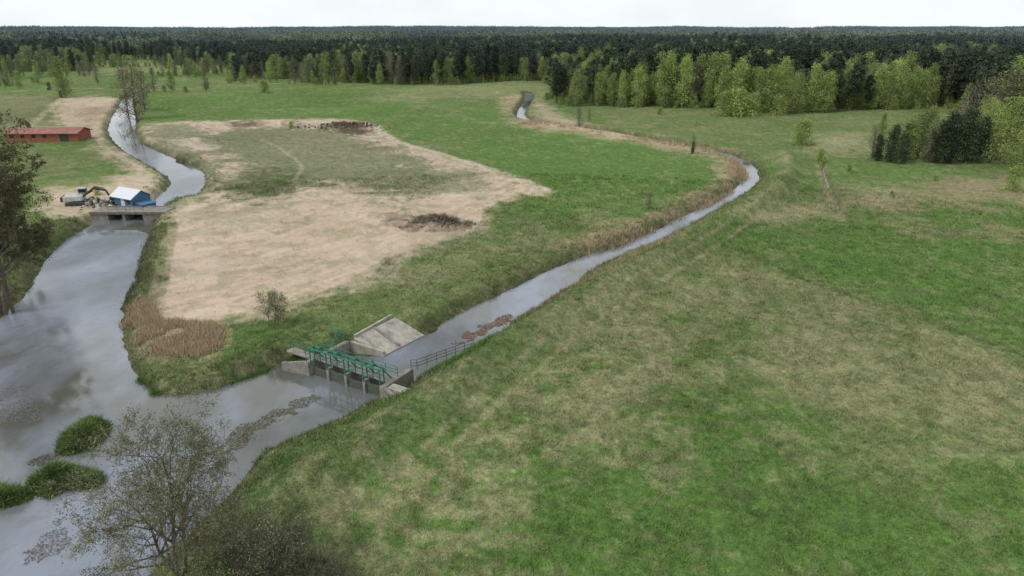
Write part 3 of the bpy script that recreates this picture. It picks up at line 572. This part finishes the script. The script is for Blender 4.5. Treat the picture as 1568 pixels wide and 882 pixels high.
def rubble(name,loc,n,R,mats,sz=(.12,.5)):
    e=empty(name,loc)
    for j,m in enumerate(mats):
        V=[];Fc=[];k=0
        for i in range(n):
            c=np.array([rng.normal(0,R[0]),rng.normal(0,R[1]),0]); c[2]=max(0,R[2]*(1-(c[0]/R[0]/2)**2-(c[1]/R[1]/2)**2))*rng.random()+.1
            s=rng.uniform(*sz,3)*[1,1,.6]; q=rng.normal(0,1,(3,3)); q,_=np.linalg.qr(q)
            for sx in (-1,1):
                for sy in (-1,1):
                    for sz_ in (-1,1): V.append(c+q@(s*[sx,sy,sz_]*rng.uniform(.6,1,3)))
            for f in ((0,1,3,2),(4,6,7,5),(0,4,5,1),(2,3,7,6),(0,2,6,4),(1,5,7,3)): Fc.append([k+t for t in f])
            k+=8
        mk(f'pieces_{j+1}',V,Fc,m,parent=e)
rubble('scrap_pile',(-74.3,121.5,0),40,(1.6,1.0,1.4),[M_dark,M_grey,M_conc],(.1,.4))
rubble('earth_heap',(*G(672,347),.35),300,(1.9,.7,1.3),[solid('dug_earth',(.10,.078,.055),1,.4,2),solid('roots',(.18,.145,.11),1,.4,2)],(.06,.26))
rubble('earth_heap',(*G(530,197),.8),160,(5,2.2,1.3),[solid('dug_earth_b',(.13,.10,.075),1,.4,2)],(.1,.45))
# barn
M_red=solid('red_brick',(.31,.11,.07),.9,.3,1.5); M_tile=solid('rust_roof',(.33,.16,.13),.8,.3,.8)
K=empty('brick_barn',(-131.5,199,0),.03)
bx('walls',(-10,-3.5,-.3),(10,3.5,2.4),M_red,K)
for s,nm in ((-1,'near'),(1,'far')): prism('roof_'+nm,[(-10.5,s*4.0,2.25),(10.5,s*4.0,2.25),(10.5,0,3.5),(-10.5,0,3.5),(-10.5,s*4.0,2.1),(10.5,s*4.0,2.1),(10.5,0,3.35),(-10.5,0,3.35)],[(0,1,2,3),(4,7,6,5),(0,4,5,1),(1,5,6,2),(0,3,7,4)],M_tile,K)
prism('gables',[(-10,-3.5,2.4),(-10,3.5,2.4),(-10,0,3.4),(10,-3.5,2.4),(10,3.5,2.4),(10,0,3.4)],[(0,2,1),(3,4,5)],M_red,K)
bx('ridge',(-10.5,-.2,3.46),(10.5,.2,3.6),solid('pale_ridge',(.5,.42,.38)),K); bx('door',(5,-3.56,-.1),(7.6,-3.5,2.1),M_dark,K)
for i in range(4): bx(f'window_{i+1}',(-8.5+i*3,-3.56,1.0),(-7.5+i*3,-3.5,1.8),M_glass,K)
# ------------------------------------------------------------------ light, sky, camera
Wd=bpy.data.worlds.new('World'); S.world=Wd; Wd.use_nodes=True; nt=Wd.node_tree; nt.nodes.clear()
el=math.radians(48); azx,azy=-.75,-.5
sky=N(nt,'ShaderNodeTexSky',sky_type='NISHITA'); sky.sun_disc=False; sky.sun_elevation=el; sky.sun_rotation=math.atan2(azx,azy)
b1=N(nt,'ShaderNodeBackground'); b1.inputs[1].default_value=.10; nt.links.new(sky.outputs[0],b1.inputs[0])
b2=N(nt,'ShaderNodeBackground'); b2.inputs[0].default_value=(.92,.965,1,1); b2.inputs[1].default_value=1.03
tc=N(nt,'ShaderNodeTexCoord'); mp=N(nt,'ShaderNodeMapping'); mp.inputs['Scale'].default_value=(1,1,2.2); nt.links.new(tc.outputs['Generated'],mp.inputs[0]); ns=noise(nt,2.6,6,mp.outputs[0],.62)
sz=N(nt,'ShaderNodeSeparateXYZ'); nt.links.new(tc.outputs['Generated'],sz.inputs[0])
lowf=mrange(nt,sz.outputs[2],.04,.35,.88,.25)   # thick cloud near the horizon, broken higher up
mx=N(nt,'ShaderNodeMixShader'); nt.links.new(mrange(nt,ns.outputs[0],.42,.56,lowf,1.0),mx.inputs[0]); nt.links.new(b1.outputs[0],mx.inputs[1]); nt.links.new(b2.outputs[0],mx.inputs[2])
o=N(nt,'ShaderNodeOutputWorld'); nt.links.new(mx.outputs[0],o.inputs[0])
sl=bpy.data.lights.new('sun','SUN'); sl.energy=1.5; sl.angle=math.radians(10); sl.color=(1,.96,.9); so=bpy.data.objects.new('sun',sl); S.collection.objects.link(so)
dv=Vector((azx*math.cos(el),azy*math.cos(el),math.sin(el))); so.rotation_euler=dv.to_track_quat('Z','Y').to_euler(); so.location=(0,0,60)
cam=bpy.data.cameras.new('camera'); cam.sensor_width=36; cam.lens=36*F/1568; cam.clip_end=20000; cam.clip_start=.5
co=bpy.data.objects.new('camera',cam); co.location=(0,0,H); co.rotation_euler=(math.pi/2-TH,0,0); S.collection.objects.link(co); S.camera=co
S.view_settings.view_transform='Standard'; S.view_settings.look='None'; S.view_settings.exposure=0
